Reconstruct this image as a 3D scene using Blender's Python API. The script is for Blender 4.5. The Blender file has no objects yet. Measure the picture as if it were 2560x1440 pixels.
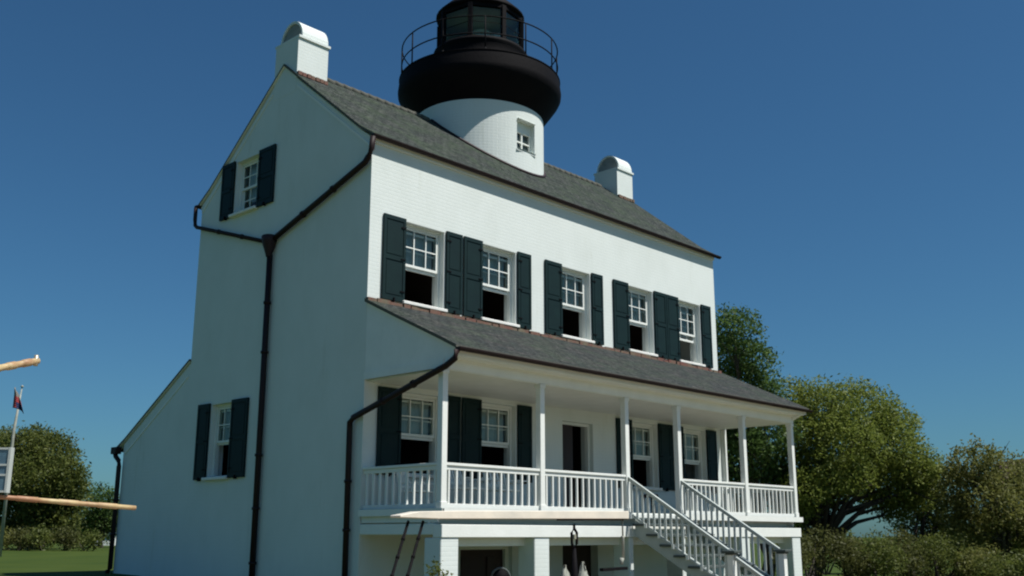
import bpy, math, random
import numpy as np
from mathutils import Vector, Matrix
from mathutils.geometry import tessellate_polygon
random.seed(7)
S = bpy.context.scene
COL = S.collection
R = math.radians

# ------------------------------------------------------------------ camera
CAM = Vector((-11.724, -14.650, 1.6))
YAW, PITCH, FPX = R(46.89), R(13.55), 2572.4
cd = bpy.data.cameras.new('camera'); cam = bpy.data.objects.new('camera', cd); COL.objects.link(cam)
cam.location = CAM; cam.rotation_euler = (math.pi/2 + PITCH, 0, -YAW)
cd.sensor_width = 36; cd.lens = FPX/2560*36; cd.clip_end = 3000; cd.clip_start = .1
S.camera = cam
S.render.resolution_x, S.render.resolution_y = 1024, 576

# ------------------------------------------------------------------ light
SUN_EL, SUN_AZ = R(59), R(20)          # azimuth measured from the front wall's outward normal towards +x
sdir = Vector((math.sin(SUN_AZ)*math.cos(SUN_EL), -math.cos(SUN_AZ)*math.cos(SUN_EL), math.sin(SUN_EL)))
w = bpy.data.worlds.new('World'); S.world = w; w.use_nodes = True
nt = w.node_tree; bg = nt.nodes['Background']
sky = nt.nodes.new('ShaderNodeTexSky'); sky.sky_type = 'NISHITA'; sky.sun_disc = False
sky.sun_elevation = SUN_EL; sky.sun_rotation = math.atan2(sdir.x, sdir.y)
sky.air_density = 1.0; sky.dust_density = .8; sky.ozone_density = 2.0; sky.altitude = 0
tint = nt.nodes.new('ShaderNodeMixRGB'); tint.blend_type = 'MULTIPLY'; tint.inputs[0].default_value = 1
tint.inputs[2].default_value = (.445, .87, 1.12, 1)      # deep polarised blue of the clear seaside sky
nt.links.new(sky.outputs[0], tint.inputs[1]); nt.links.new(tint.outputs[0], bg.inputs[0]); bg.inputs[1].default_value = .05
sl = bpy.data.lights.new('sun', 'SUN'); sl.energy = 4.55; sl.angle = R(.5); sl.color = (1, .965, .90)
so = bpy.data.objects.new('sun', sl); COL.objects.link(so)
so.rotation_euler = (-sdir).to_track_quat('-Z', 'Y').to_euler()
S.cycles.filter_width = 2.1
S.view_settings.view_transform = 'Standard'; S.view_settings.look = 'None'
S.view_settings.exposure = .33; S.view_settings.gamma = 1

# ------------------------------------------------------------------ materials
def mat(name, col, rough=.8, var=None, vscale=3.0, metal=0, bump=0, bscale=40, spec=.4, vmix=.5, detail=4, vstretch=(1, 1, 1)):
    m = bpy.data.materials.new(name); m.use_nodes = True; n = m.node_tree; N = n.nodes; L = n.links
    b = N['Principled BSDF']; b.inputs['Roughness'].default_value = rough; b.inputs['Metallic'].default_value = metal
    b.inputs['Specular IOR Level'].default_value = spec
    b.inputs['Base Color'].default_value = (*col, 1)
    tc = N.new('ShaderNodeTexCoord')
    mp = N.new('ShaderNodeMapping'); mp.inputs['Scale'].default_value = vstretch
    L.new(tc.outputs['Object'], mp.inputs[0])
    if var:
        t = N.new('ShaderNodeTexNoise'); t.inputs['Scale'].default_value = vscale; t.inputs['Detail'].default_value = detail; t.inputs['Roughness'].default_value = .65
        L.new(mp.outputs[0], t.inputs[0])
        r = N.new('ShaderNodeValToRGB'); r.color_ramp.elements[0].position = .5-vmix/2; r.color_ramp.elements[1].position = .5+vmix/2
        r.color_ramp.elements[0].color = (*col, 1); r.color_ramp.elements[1].color = (*var, 1)
        L.new(t.outputs[0], r.inputs[0]); L.new(r.outputs[0], b.inputs['Base Color'])
    if bump:
        t2 = N.new('ShaderNodeTexNoise'); t2.inputs['Scale'].default_value = bscale; t2.inputs['Detail'].default_value = 3
        L.new(mp.outputs[0], t2.inputs[0])
        bm = N.new('ShaderNodeBump'); bm.inputs['Strength'].default_value = bump; bm.inputs['Distance'].default_value = .02
        L.new(t2.outputs[0], bm.inputs['Height']); L.new(bm.outputs[0], b.inputs['Normal'])
    return m

def brick_mat():
    m = mat('painted_brick', (.74, .775, .735), .85)
    n = m.node_tree; N = n.nodes; L = n.links; b = N['Principled BSDF']
    tc = N['Texture Coordinate']
    sp = N.new('ShaderNodeSeparateXYZ'); L.new(tc.outputs['Object'], sp.inputs[0])
    ad = N.new('ShaderNodeMath'); ad.operation = 'ADD'; L.new(sp.outputs[0], ad.inputs[0]); L.new(sp.outputs[1], ad.inputs[1])
    cb = N.new('ShaderNodeCombineXYZ'); L.new(ad.outputs[0], cb.inputs[0]); L.new(sp.outputs[2], cb.inputs[1])
    br = N.new('ShaderNodeTexBrick'); br.inputs['Scale'].default_value = 1; br.inputs['Brick Width'].default_value = .22
    br.inputs['Row Height'].default_value = .075; br.inputs['Mortar Size'].default_value = .008; br.inputs['Mortar Smooth'].default_value = .6
    L.new(cb.outputs[0], br.inputs['Vector'])
    ns = N.new('ShaderNodeTexNoise'); ns.inputs['Scale'].default_value = 14; ns.inputs['Detail'].default_value = 5
    L.new(tc.outputs['Object'], ns.inputs[0])
    mx = N.new('ShaderNodeMath'); mx.operation = 'MULTIPLY_ADD'; mx.inputs[1].default_value = .7
    L.new(ns.outputs[0], mx.inputs[0])
    inv = N.new('ShaderNodeMath'); inv.operation = 'SUBTRACT'; inv.inputs[0].default_value = 1; L.new(br.outputs['Fac'], inv.inputs[1])
    L.new(inv.outputs[0], mx.inputs[2])
    bu = N.new('ShaderNodeBump'); bu.inputs['Strength'].default_value = .24; bu.inputs['Distance'].default_value = .010
    L.new(mx.outputs[0], bu.inputs['Height']); L.new(bu.outputs[0], b.inputs['Normal'])
    # weathering: broad faint patches, and thin streaks running down
    n1 = N.new('ShaderNodeTexNoise'); n1.inputs['Scale'].default_value = .9; n1.inputs['Detail'].default_value = 6; L.new(tc.outputs['Object'], n1.inputs[0])
    mp = N.new('ShaderNodeMapping'); mp.inputs['Scale'].default_value = (1.6, 1.6, .9); L.new(tc.outputs['Object'], mp.inputs[0])
    n2 = N.new('ShaderNodeTexNoise'); n2.inputs['Scale'].default_value = 1.6; n2.inputs['Detail'].default_value = 5; L.new(mp.outputs[0], n2.inputs[0])
    mu = N.new('ShaderNodeMath'); mu.operation = 'MULTIPLY'; L.new(n1.outputs[0], mu.inputs[0]); L.new(n2.outputs[0], mu.inputs[1])
    rp = N.new('ShaderNodeValToRGB'); rp.color_ramp.elements[0].position = .10; rp.color_ramp.elements[1].position = .42
    rp.color_ramp.elements[0].color = (.69, .735, .71, 1); rp.color_ramp.elements[1].color = (.64, .685, .655, 1)
    L.new(mu.outputs[0], rp.inputs[0])
    mp2 = N.new('ShaderNodeMapping'); mp2.inputs['Scale'].default_value = (2.2, 2.2, .28); L.new(tc.outputs['Object'], mp2.inputs[0])
    n3 = N.new('ShaderNodeTexNoise'); n3.inputs['Scale'].default_value = 1.1; n3.inputs['Detail'].default_value = 9; n3.inputs['Roughness'].default_value = .7; L.new(mp2.outputs[0], n3.inputs[0])
    r3 = N.new('ShaderNodeValToRGB'); r3.color_ramp.elements[0].position = .60; r3.color_ramp.elements[1].position = .80
    r3.color_ramp.elements[0].color = (1, 1, 1, 1); r3.color_ramp.elements[1].color = (.80, .80, .74, 1); L.new(n3.outputs[0], r3.inputs[0])
    m3 = N.new('ShaderNodeMixRGB'); m3.blend_type = 'MULTIPLY'; m3.inputs[0].default_value = 1; L.new(rp.outputs[0], m3.inputs[1]); L.new(r3.outputs[0], m3.inputs[2])
    L.new(m3.outputs[0], b.inputs['Base Color'])
    return m

def shingle_mat(name, c1, c2, c3):
    m = mat(name, c1, .95); n = m.node_tree; N = n.nodes; L = n.links; b = N['Principled BSDF']
    b.inputs['Specular IOR Level'].default_value = .15
    uv = N.new('ShaderNodeUVMap'); tc = N['Texture Coordinate']
    br = N.new('ShaderNodeTexBrick'); br.inputs['Scale'].default_value = 1; br.inputs['Brick Width'].default_value = .24
    br.inputs['Row Height'].default_value = .17; br.inputs['Mortar Size'].default_value = .014; br.inputs['Color1'].default_value = (*c1, 1)
    br.inputs['Color2'].default_value = (*c2, 1); br.inputs['Mortar'].default_value = tuple(x*.5 for x in c1)+(1,)
    L.new(uv.outputs[0], br.inputs['Vector'])
    ns = N.new('ShaderNodeTexNoise'); ns.inputs['Scale'].default_value = 1.3; ns.inputs['Detail'].default_value = 8; ns.inputs['Roughness'].default_value = .75
    L.new(tc.outputs['Object'], ns.inputs[0])
    rp = N.new('ShaderNodeValToRGB'); rp.color_ramp.elements[0].position = .45; rp.color_ramp.elements[1].position = .68
    rp.color_ramp.elements[0].color = (0, 0, 0, 1); rp.color_ramp.elements[1].color = (.8, .8, .8, 1); L.new(ns.outputs[0], rp.inputs[0])
    mx = N.new('ShaderNodeMixRGB'); L.new(rp.outputs[0], mx.inputs[0]); L.new(br.outputs[0], mx.inputs[1]); mx.inputs[2].default_value = (*c3, 1)
    n3 = N.new('ShaderNodeTexNoise'); n3.inputs['Scale'].default_value = 22; n3.inputs['Detail'].default_value = 3; L.new(tc.outputs['Object'], n3.inputs[0])
    m2 = N.new('ShaderNodeMixRGB'); m2.blend_type = 'OVERLAY'; m2.inputs[0].default_value = .85; L.new(mx.outputs[0], m2.inputs[1]); L.new(n3.outputs[0], m2.inputs[2])
    n4 = N.new('ShaderNodeTexNoise'); n4.inputs['Scale'].default_value = 5.5; n4.inputs['Detail'].default_value = 6; n4.inputs['Roughness'].default_value = .8; L.new(tc.outputs['Object'], n4.inputs[0])
    r4 = N.new('ShaderNodeValToRGB'); r4.color_ramp.elements[0].position = .36; r4.color_ramp.elements[1].position = .66
    r4.color_ramp.elements[0].color = (.55, .58, .58, 1); r4.color_ramp.elements[1].color = (1.5, 1.42, 1.36, 1); L.new(n4.outputs[0], r4.inputs[0])
    m4 = N.new('ShaderNodeMixRGB'); m4.blend_type = 'MULTIPLY'; m4.inputs[0].default_value = 1; L.new(m2.outputs[0], m4.inputs[1]); L.new(r4.outputs[0], m4.inputs[2])
    L.new(m4.outputs[0], b.inputs['Base Color'])
    # each course steps up over the one below it
    sp = N.new('ShaderNodeSeparateXYZ'); L.new(uv.outputs[0], sp.inputs[0])
    dv = N.new('ShaderNodeMath'); dv.operation = 'DIVIDE'; dv.inputs[1].default_value = .17; L.new(sp.outputs[1], dv.inputs[0])
    fr = N.new('ShaderNodeMath'); fr.operation = 'FRACT'; L.new(dv.outputs[0], fr.inputs[0])
    ad = N.new('ShaderNodeMath'); ad.operation = 'MULTIPLY_ADD'; ad.inputs[1].default_value = .35; L.new(n3.outputs[0], ad.inputs[0]); L.new(fr.outputs[0], ad.inputs[2])
    bu = N.new('ShaderNodeBump'); bu.inputs['Strength'].default_value = .9; bu.inputs['Distance'].default_value = .03
    L.new(ad.outputs[0], bu.inputs['Height']); L.new(bu.outputs[0], b.inputs['Normal'])
    return m

def glass_mat():
    m = bpy.data.materials.new('glass'); m.use_nodes = True; n = m.node_tree; N = n.nodes; L = n.links
    N.remove(N['Principled BSDF'])
    fz = N.new('ShaderNodeFresnel'); fz.inputs[0].default_value = 1.38
    tr = N.new('ShaderNodeBsdfTransparent'); tr.inputs[0].default_value = (.88, .93, .91, 1)
    gl = N.new('ShaderNodeBsdfGlossy'); gl.inputs['Roughness'].default_value = .02
    mx = N.new('ShaderNodeMixShader'); L.new(fz.outputs[0], mx.inputs[0]); L.new(tr.outputs[0], mx.inputs[1]); L.new(gl.outputs[0], mx.inputs[2])
    L.new(mx.outputs[0], N['Material Output'].inputs[0]); return m

def leaf_mat(name, a, b_, c, tr=.45):
    m = bpy.data.materials.new(name); m.use_nodes = True; n = m.node_tree; N = n.nodes; L = n.links
    p = N['Principled BSDF']; p.inputs['Roughness'].default_value = .55; p.inputs['Specular IOR Level'].default_value = .25
    at = N.new('ShaderNodeAttribute'); at.attribute_name = 'tint'
    rp = N.new('ShaderNodeValToRGB'); e = rp.color_ramp.elements; e[0].position = 0; e[0].color = (*a, 1); e[1].position = 1; e[1].color = (*c, 1)
    k = e.new(.5); k.color = (*b_, 1)
    L.new(at.outputs['Fac'], rp.inputs[0]); L.new(rp.outputs[0], p.inputs['Base Color'])
    t = N.new('ShaderNodeBsdfTranslucent'); L.new(rp.outputs[0], t.inputs[0])
    mx = N.new('ShaderNodeMixShader'); mx.inputs[0].default_value = tr
    L.new(p.outputs[0], mx.inputs[1]); L.new(t.outputs[0], mx.inputs[2]); L.new(mx.outputs[0], N['Material Output'].inputs[0])
    return m

M = dict(
 brick=brick_mat(),
 white=mat('white_painted_wood', (.80, .82, .78), .55, (.72, .74, .70), 2.5, bump=.15, bscale=25),
 roof=shingle_mat('grey_shingle', (.036, .045, .043), (.060, .066, .064), (.045, .066, .042)),
 proof=shingle_mat('porch_shingle', (.032, .040, .041), (.056, .056, .057), (.042, .056, .042)),
 terra=mat('terracotta_mortar', (.17, .060, .050), .9, (.16, .14, .095), 3, bump=.5, bscale=15, vmix=.35),
 gutter=mat('dark_brown_metal', (.012, .006, .0065), .6, (.022, .008, .008), 4, spec=.3),
 hopper=mat('red_brown_metal', (.028, .008, .010), .6, (.014, .006, .008), 6),
 shutter=mat('dark_green_paint', (.004, .015, .017), .6, (.006, .022, .022), 3, bump=.1, bscale=30, spec=.2),
 iron=mat('black_iron', (.0025, .002, .0035), .75, (.005, .004, .005), 5, spec=.12, bump=.2, bscale=12),
 flueshade=mat('flue_shade_grey', (.30, .32, .31), .95, (.18, .20, .19), 6),  # the shade inside the chimney hoods, put into a grey
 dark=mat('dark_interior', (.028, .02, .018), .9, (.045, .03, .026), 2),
 door=mat('dark_red_brown_wood', (.03, .010, .009), .5, (.018, .008, .008), 6, vstretch=(6, 6, .6)),
 stairwhite=mat('shaded_white_paint', (.58, .62, .60), .6, (.50, .54, .52), 5),  # white dimmed so the shade on the stair balusters is in their colour
 rail=mat('grey_rail_paint', (.46, .50, .48), .7, (.38, .42, .40), 5),
 steps=mat('grey_step_paint', (.075, .095, .09), .7, (.05, .065, .062), 5),
 floor=mat('grey_porch_boards', (.17, .18, .165), .7, (.12, .13, .12), 5, vstretch=(1, 9, 1)),
 stone=mat('pale_sill_stone', (.82, .82, .78), .7, (.72, .70, .66), 6, bump=.2),
 curtain=mat('grey_curtain', (.62, .68, .70), .9, (.40, .46, .50), 5, vstretch=(6, 6, .5)),
 glass=glass_mat(),
 spar=mat('varnished_spar', (.58, .46, .24), .5, (.34, .17, .09), 3.5, bump=.2, bscale=12, vmix=.3),
 cream=mat('cream_wood', (.80, .72, .60), .6, (.62, .58, .50), 2.2, bump=.2, bscale=10, vmix=.4),
 bark=mat('bark', (.032, .026, .021), .95, (.058, .048, .04), 4, bump=.8, bscale=9, vstretch=(3, 3, .6)),
 canvas=mat('pale_canvas', (.42, .42, .37), .8, (.22, .24, .20), 5, bump=.3, bscale=8),
 brass=mat('brass', (.55, .5, .38), .3, metal=.6),
 lens=mat('lens_glass', (.70, .78, .82), .12, (.4, .5, .55), 12, spec=.9, metal=.2),
 cloth=mat('flag_red', (.32, .045, .05), .8), cloth2=mat('flag_blue', (.02, .03, .10), .8), cloth3=mat('flag_white', (.20, .19, .17), .8),
 blue=mat('pale_blue_paint', (.10, .19, .24), .5, (.05, .10, .15), 9),
 housered=mat('brown_roof', (.13, .06, .045), .9, (.17, .09, .07), 2),
)

# ------------------------------------------------------------------ mesh collector
class MB:
    def __init__(s, T=None): s.v = []; s.f = []; s.m = []; s.uv = {}; s.sm = []; s.T = T or Matrix.Identity(4)
    def add(s, vs, fs, mi=0, smooth=False, uvs=None):
        o = len(s.v)
        s.v += [tuple(s.T @ Vector(p)) for p in vs]
        for k, f in enumerate(fs):
            if uvs: s.uv[len(s.f)] = uvs[k]
            s.f.append([i+o for i in f]); s.m.append(mi); s.sm.append(smooth)
    def box(s, a, b, mi=0):
        x0, y0, z0 = a; x1, y1, z1 = b
        s.add([(x0,y0,z0),(x1,y0,z0),(x1,y1,z0),(x0,y1,z0),(x0,y0,z1),(x1,y0,z1),(x1,y1,z1),(x0,y1,z1)],
              [(0,3,2,1),(4,5,6,7),(0,1,5,4),(1,2,6,5),(2,3,7,6),(3,0,4,7)], mi)
    def bar(s, p, q, wd, ht, mi=0, up=(0,0,1)):
        p, q = Vector(p), Vector(q); d = (q-p).normalized(); u = Vector(up)
        r = d.cross(u).normalized(); u = r.cross(d)
        vs = [e + r*(i*wd/2) + u*(j*ht/2) for e in (p, q) for i, j in ((-1,-1),(1,-1),(1,1),(-1,1))]
        s.add(vs, [(0,1,2,3),(7,6,5,4),(0,4,5,1),(1,5,6,2),(2,6,7,3),(3,7,4,0)], mi)
    def tube(s, pts, r, n=10, mi=0, cap=True, closed=False):
        pts = [Vector(p) for p in pts]; rs = r if isinstance(r, (list, tuple)) else [r]*len(pts); rings = []
        for i, p in enumerate(pts):
            a = pts[i-1] if (i or closed) else p; b = pts[(i+1) % len(pts)] if (i < len(pts)-1 or closed) else p
            d = (b-a).normalized(); ref = Vector((0,0,1)) if abs(d.z) < .95 else Vector((1,0,0))
            x = d.cross(ref).normalized(); y = d.cross(x)
            rings.append([p + x*rs[i]*math.cos(t) + y*rs[i]*math.sin(t) for t in [2*math.pi*k/n for k in range(n)]])
        vs = [v for g in rings for v in g]; fs = []
        for i in range(len(pts) if closed else len(pts)-1):
            j = (i+1) % len(pts)
            for k in range(n): fs.append((i*n+k, j*n+k, j*n+(k+1) % n, i*n+(k+1) % n))
        if cap and not closed: fs += [tuple(range(n)), tuple((len(pts)-1)*n+k for k in range(n))[::-1]]
        s.add(vs, fs, mi, True)
    def lathe(s, prof, c, n=48, mi=0, smooth=True):
        vs = []; fs = []
        for (r, z) in prof:
            for k in range(n):
                t = 2*math.pi*k/n; vs.append((c[0]+r*math.cos(t), c[1]+r*math.sin(t), c[2]+z))
        for i in range(len(prof)-1):
            for k in range(n): fs.append((i*n+k, i*n+(k+1) % n, (i+1)*n+(k+1) % n, (i+1)*n+k))
        s.add(vs, fs, mi, smooth)
    def slab(s, loops, ax, t0, t1, mi=0, smooth=False):
        """prism of a polygon (first loop outer, the rest holes); ax 'x': loop=(y,z); 'y': loop=(x,z); 'z': loop=(x,y)"""
        def P(p, t): return {'x': (t, p[0], p[1]), 'y': (p[0], t, p[1]), 'z': (p[0], p[1], t)}[ax]
        flat = [p for l in loops for p in l]; n = len(flat)
        tri = tessellate_polygon([[Vector((p[0], p[1], 0)) for p in l] for l in loops])
        fs = [tuple(t) for t in tri] + [tuple(i+n for i in t)[::-1] for t in tri]; o = 0
        for l in loops:
            for k in range(len(l)): a, b = o+k, o+(k+1) % len(l); fs.append((a, b, b+n, a+n))
            o += len(l)
        s.add([P(p, t0) for p in flat]+[P(p, t1) for p in flat], fs, mi, smooth)
    def build(s, name, mats, parent=None, label=None, bevel=0, fix=True):
        me = bpy.data.meshes.new(name); off = Vector((0,0,0))
        if parent is not None:
            off = world_loc(parent)
        me.from_pydata([tuple(Vector(v)-off) for v in s.v], [], s.f)
        ms = mats if isinstance(mats, (list, tuple)) else [mats]
        for m in ms: me.materials.append(M[m] if isinstance(m, str) else m)
        me.polygons.foreach_set('material_index', s.m); me.polygons.foreach_set('use_smooth', s.sm)
        if s.uv:
            ul = me.uv_layers.new(name='UVMap')
            for i, p in enumerate(me.polygons):
                if i in s.uv:
                    for k, li in enumerate(p.loop_indices): ul.data[li].uv = s.uv[i][k]
        me.update()
        if fix:
            import bmesh
            bm = bmesh.new(); bm.from_mesh(me); bmesh.ops.recalc_face_normals(bm, faces=bm.faces); bm.to_mesh(me); bm.free()
        o = bpy.data.objects.new(name, me); COL.objects.link(o)
        if parent is not None: o.parent = parent
        if label: o['label'] = label
        if bevel:
            b = o.modifiers.new('bevel', 'BEVEL'); b.width = bevel; b.segments = 1; b.limit_method = 'ANGLE'
        return o
def world_loc(o):
    v = Vector((0,0,0))
    while o is not None: v += o.location; o = o.parent
    return v
def thing(name, label, cat, loc=(0,0,0), group=None):
    o = bpy.data.objects.new(name, None); COL.objects.link(o); o.location = loc; tag(o, label, cat, group); return o
def tag(o, label, cat, group=None, kind=None):
    o['label'] = label; o['category'] = cat
    if group: o['group'] = group
    if kind: o['kind'] = kind
    return o
def rect(a, b, c, d): return [(a, c), (b, c), (b, d), (a, d)]

# ------------------------------------------------------------------ ground
def sstep(a, b, t): t = min(1, max(0, (t-a)/(b-a))); return t*t*(3-2*t)
def ground_h(x, y):
    left = 1 - sstep(9, 16, x - .25*max(0, y))          # the bank lies behind and left of the house
    bank = .76*sstep(0.5, 8.6, y) + .22*sstep(12, 60, y)
    return bank*left - .4*sstep(40, 120, x)*(1-left)
def ground():
    g = lambda lo, hi: sorted(set([round(v, 2) for v in np.concatenate([np.linspace(lo, -30, 14), np.linspace(-30, 70, 91), np.linspace(70, hi, 16)])]))
    xs = g(-900, 1400); ys = g(-900, 1400); mb = MB()
    vs = [(x, y, ground_h(x, y)) for y in ys for x in xs]; n = len(xs)
    mb.add(vs, [(j*n+i, j*n+i+1, (j+1)*n+i+1, (j+1)*n+i) for j in range(len(ys)-1) for i in range(n-1)], 0, True)
    m = mat('lawn', (.030, .054, .010), .95, (.056, .080, .015), .45, spec=.1, detail=10, bump=.9, bscale=18)
    o = mb.build('ground', m, fix=False); o['kind'] = 'structure'
ground()

pm = MB(); pm.add([(x, y, .006) for x, y in ((-14, -15.5), (16, -15.5), (16, -4.2), (-14, -4.2))], [(0, 1, 2, 3)])  # tan sheet below the view, added to bounce warm light onto the shaded walls
po = pm.build('bounce_sheet', mat('tan_bounce_ground', (.34, .27, .19), .95, (.26, .20, .14), 8, bump=.6, bscale=60), fix=False); po['kind'] = 'structure'
# ------------------------------------------------------------------ the house
L_, D_ = 12.0, 6.17
CTR = (5.98, 3.085)                                      # tower axis
ridge = (3.085, 11.58)
def roof_z(y):                                           # top of the main roof, front slope with a slight kick at the eave
    pts = [(-.12, 9.10), (.35, 9.40), (3.085, 11.60)]
    y = y if y <= 3.085 else 6.17 - y
    for (a, za), (b, zb) in zip(pts, pts[1:]):
        if y <= b: return za + (zb-za)*(y-a)/(b-a)
    return 11.6
H = thing('lighthouse', 'white brick keepers house with black topped lighthouse tower rising through its grey roof', 'lighthouse', (6, 3, 0))

XW = [1.405, 3.52, 6.07, 8.565, 10.705]                  # window bays along the front wall
OW = 1.06
up_holes = [(x-OW/2, x+OW/2, 5.97, 7.57) for x in XW]
lo_holes = [(x-OW/2, x+OW/2, 2.72 if i != 2 else 2.0, 4.24 if i != 2 else 4.06) for i, x in enumerate(XW)]
base_holes = [(2.47, 3.93, -.5, 1.42), (5.5, 6.7, -.5, 1.42)]
wall = MB()
fr = [rect(.35, 11.65, -.6, 8.98)] + [rect(*h) for h in up_holes+lo_holes+base_holes]
wall.slab(fr, 'y', 0, .35)
gout = [(0, -.6), (0, 9.06), (.35, 9.31), (3.085, 11.5), (5.82, 9.31), (6.17, 9.06), (6.17, 5.36), (8.98, 3.72), (8.98, -.6)]
gh_up = (3.86, 4.80, 8.53, 9.76); gh_lo = (4.33, 5.17, 2.80, 4.34)
wall.slab([gout, rect(*gh_up), rect(*gh_lo)], 'x', 0, .35)
wall.slab([gout], 'x', 11.65, 12.0)
wall.slab([rect(.35, 11.65, 4.5, 9.05)], 'y', 5.82, 6.17)
wall.slab([rect(.35, 11.65, -.6, 3.70)], 'y', 8.63, 8.98)
W = wall.build('wall', ['brick'], H)
# seam lines where masonry phases meet, and a raised band under the rakes
for (a, b) in (((.02, 8.90), (2.60, 10.98)), ((6.15, 8.90), (3.5, 11.05)), ((6.22, 5.10), (8.9, 3.52))):
    band = MB(); band.bar((-.008, a[0], a[1]-.02), (-.008, b[0], b[1]-.02), .016, .05, 0, up=(0, 0, 1)); band.build('rake_moulding', ['white'], H)
# inner floors and lining (dark rooms)
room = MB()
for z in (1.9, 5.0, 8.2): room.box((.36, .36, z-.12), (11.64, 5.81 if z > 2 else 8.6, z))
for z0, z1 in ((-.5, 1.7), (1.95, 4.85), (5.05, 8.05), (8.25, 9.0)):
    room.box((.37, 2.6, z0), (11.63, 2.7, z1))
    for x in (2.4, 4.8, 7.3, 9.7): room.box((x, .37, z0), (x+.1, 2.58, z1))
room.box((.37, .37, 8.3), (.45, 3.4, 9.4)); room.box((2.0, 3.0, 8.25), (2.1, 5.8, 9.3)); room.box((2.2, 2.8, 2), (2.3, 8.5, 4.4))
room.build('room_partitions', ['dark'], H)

# main roof: each slope a slab, with shingle UVs
def slope(name, prof, x0, x1, th, m, parent):
    mb = MB(); d = 0
    for (a, za), (b, zb) in zip(prof, prof[1:]):
        l = math.hypot(b-a, zb-za)
        nx = 30
        mb.add([(x0, a, za), (x1, a, za), (x1, b, zb), (x0, b, zb)], [(0, 1, 2, 3)], 0, False,
               [[(x0, d), (x1, d), (x1, d+l), (x0, d+l)]])
        mb.add([(x0, a, za-th), (x1, a, za-th), (x1, b, zb-th), (x0, b, zb-th)], [(3, 2, 1, 0)], 1)
        mb.add([(x0, a, za), (x0, b, zb), (x0, b, zb-th), (x0, a, za-th)], [(0, 1, 2, 3)], 2)
        mb.add([(x1, a, za), (x1, b, zb), (x1, b, zb-th), (x1, a, za-th)], [(3, 2, 1, 0)], 2)
        d += l
    a, za = prof[0]; mb.add([(x0, a, za), (x1, a, za), (x1, a, za-th), (x0, a, za-th)], [(3, 2, 1, 0)], 2)
    a, za = prof[-1]; mb.add([(x0, a, za), (x1, a, za), (x1, a, za-th), (x0, a, za-th)], [(0, 1, 2, 3)], 2)
    return mb.build(name, [m, 'white', 'shg_edge'], parent, fix=False)
M['shg_edge'] = mat('shingle_edge', (.07, .07, .062), .95, (.12, .12, .10), 20)
rf = slope('roof', [(-.12, 9.10), (.35, 9.40), (3.085, 11.60)], -.05, 12.06, .055, 'roof', H)
b2 = slope('roof', [(6.29, 9.10), (5.82, 9.40), (3.085, 11.60)], -.05, 12.06, .055, 'roof', H)
for x0_, x1_ in ((.82, 4.3), (7.65, 11.22)):
    cap = MB(); n = int((x1_-x0_)/.24)
    for i in range(n):
        x = x0_+i*.24; cap.tube([(x, 3.085, 11.585), (x+.25, 3.085, 11.575)], [.085, .075], 8)
    cap.build('ridge_cap', ['shg_edge'], rf)
# eave board and soffit closing the overhang
for y0, y1 in ((-.05, -.002), (6.172, 6.22)):
    sof = MB(); sof.box((.0, y0, 8.96), (12.0, y1, 9.04)); sof.build('eave_board', ['white'], rf if y0 < 0 else b2)

# gutters
def gutter(y, z, x0, x1, out, name='gutter'):
    mb = MB(); r = .062; pts = []; n = 8
    for i in range(n+1):
        t = math.pi*i/n; pts.append((math.cos(t)*r, -math.sin(t)*r))
    vs = [(x, y+p[0], z+p[1]) for x in (x0, x1) for p in pts] + [(x, y+p[0]*.85, z+p[1]*.85) for x in (x0, x1) for p in pts]
    k = n+1
    fs = [(i, i+1, k+i+1, k+i) for i in range(n)] + [(2*k+i, 2*k+i+1, 3*k+i+1, 3*k+i) for i in range(n)]
    fs += [tuple(range(0, k)), tuple(range(k, 2*k)), (0, k, 3*k, 2*k), (k-1, 2*k-1, 4*k-1, 3*k-1)]
    mb.add(vs, fs, 0, False)
    for i in range(int((x1-x0)/1.1)):
        x = x0+.4+i*1.1; mb.box((x, y-.066, z-.004), (x+.02, y+.066, z+.004))
    return mb.build(name, ['gutter'], H)
gutter(-.13, 9.07, -.10, 12.16, -1); gutter(6.30, 9.07, -.10, 12.1, 1)
gutter(-2.50, 4.655, -.06, 12.22, -1); gutter(9.28, 3.62, -.08, 12.1, 1)

# downpipes on the gable
def pipe(pts, r=.05, label=None):
    mb = MB(); mb.tube(pts, r, 10)
    for a, b in zip(pts, pts[1:]):
        a, b = Vector(a), Vector(b); l = (b-a).length
        if l > 1.2:
            for k in range(1, int(l/1.1)+1):
                p = a.lerp(b, k/(int(l/1.1)+1)); d = (b-a).normalized()
                mb.tube([p-d*.025, p+d*.025], r*1.3, 10)
    return mb.build('downpipe', ['gutter'], H, label)
X = -.085
pipe([(X, -.12, 9.02), (X, -.09, 8.78), (X, -.0, 8.64), (X, .10, 8.55), (X, 3.02, 7.62)], .058)
pipe([(X, 6.31, 9.02), (X, 6.31, 8.72), (X, 6.28, 8.58), (X, 6.2, 8.52), (X, 3.30, 7.60)], .045)
dp = pipe([(X, 3.15, 7.30), (X, 3.14, 4.2), (X, 3.14, .05)], .062)
hp = MB(); hp.lathe([(.055, -.36), (.07, -.3), (.13, -.12), (.16, -.02), (.17, .08), (.14, .1), (.0, .1)], (X-.03, 3.15, 7.60), 10)
hp.build('rainwater_hopper', ['hopper'], dp)
pipe([(X+.03, -2.48, 4.60), (X, -2.46, 4.46), (X, -2.25, 4.36), (X, .18, 3.68), (X, .27, 3.60), (X, .27, 3.4), (X, .25, .0)], .055)
sp_ = pipe([(X, 9.25, 3.56), (X, 9.18, 3.44), (X, 9.02, 3.34), (X, 8.98, 3.2), (X, 8.98, .86), (X, 9.12, .79)], .055)
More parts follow.
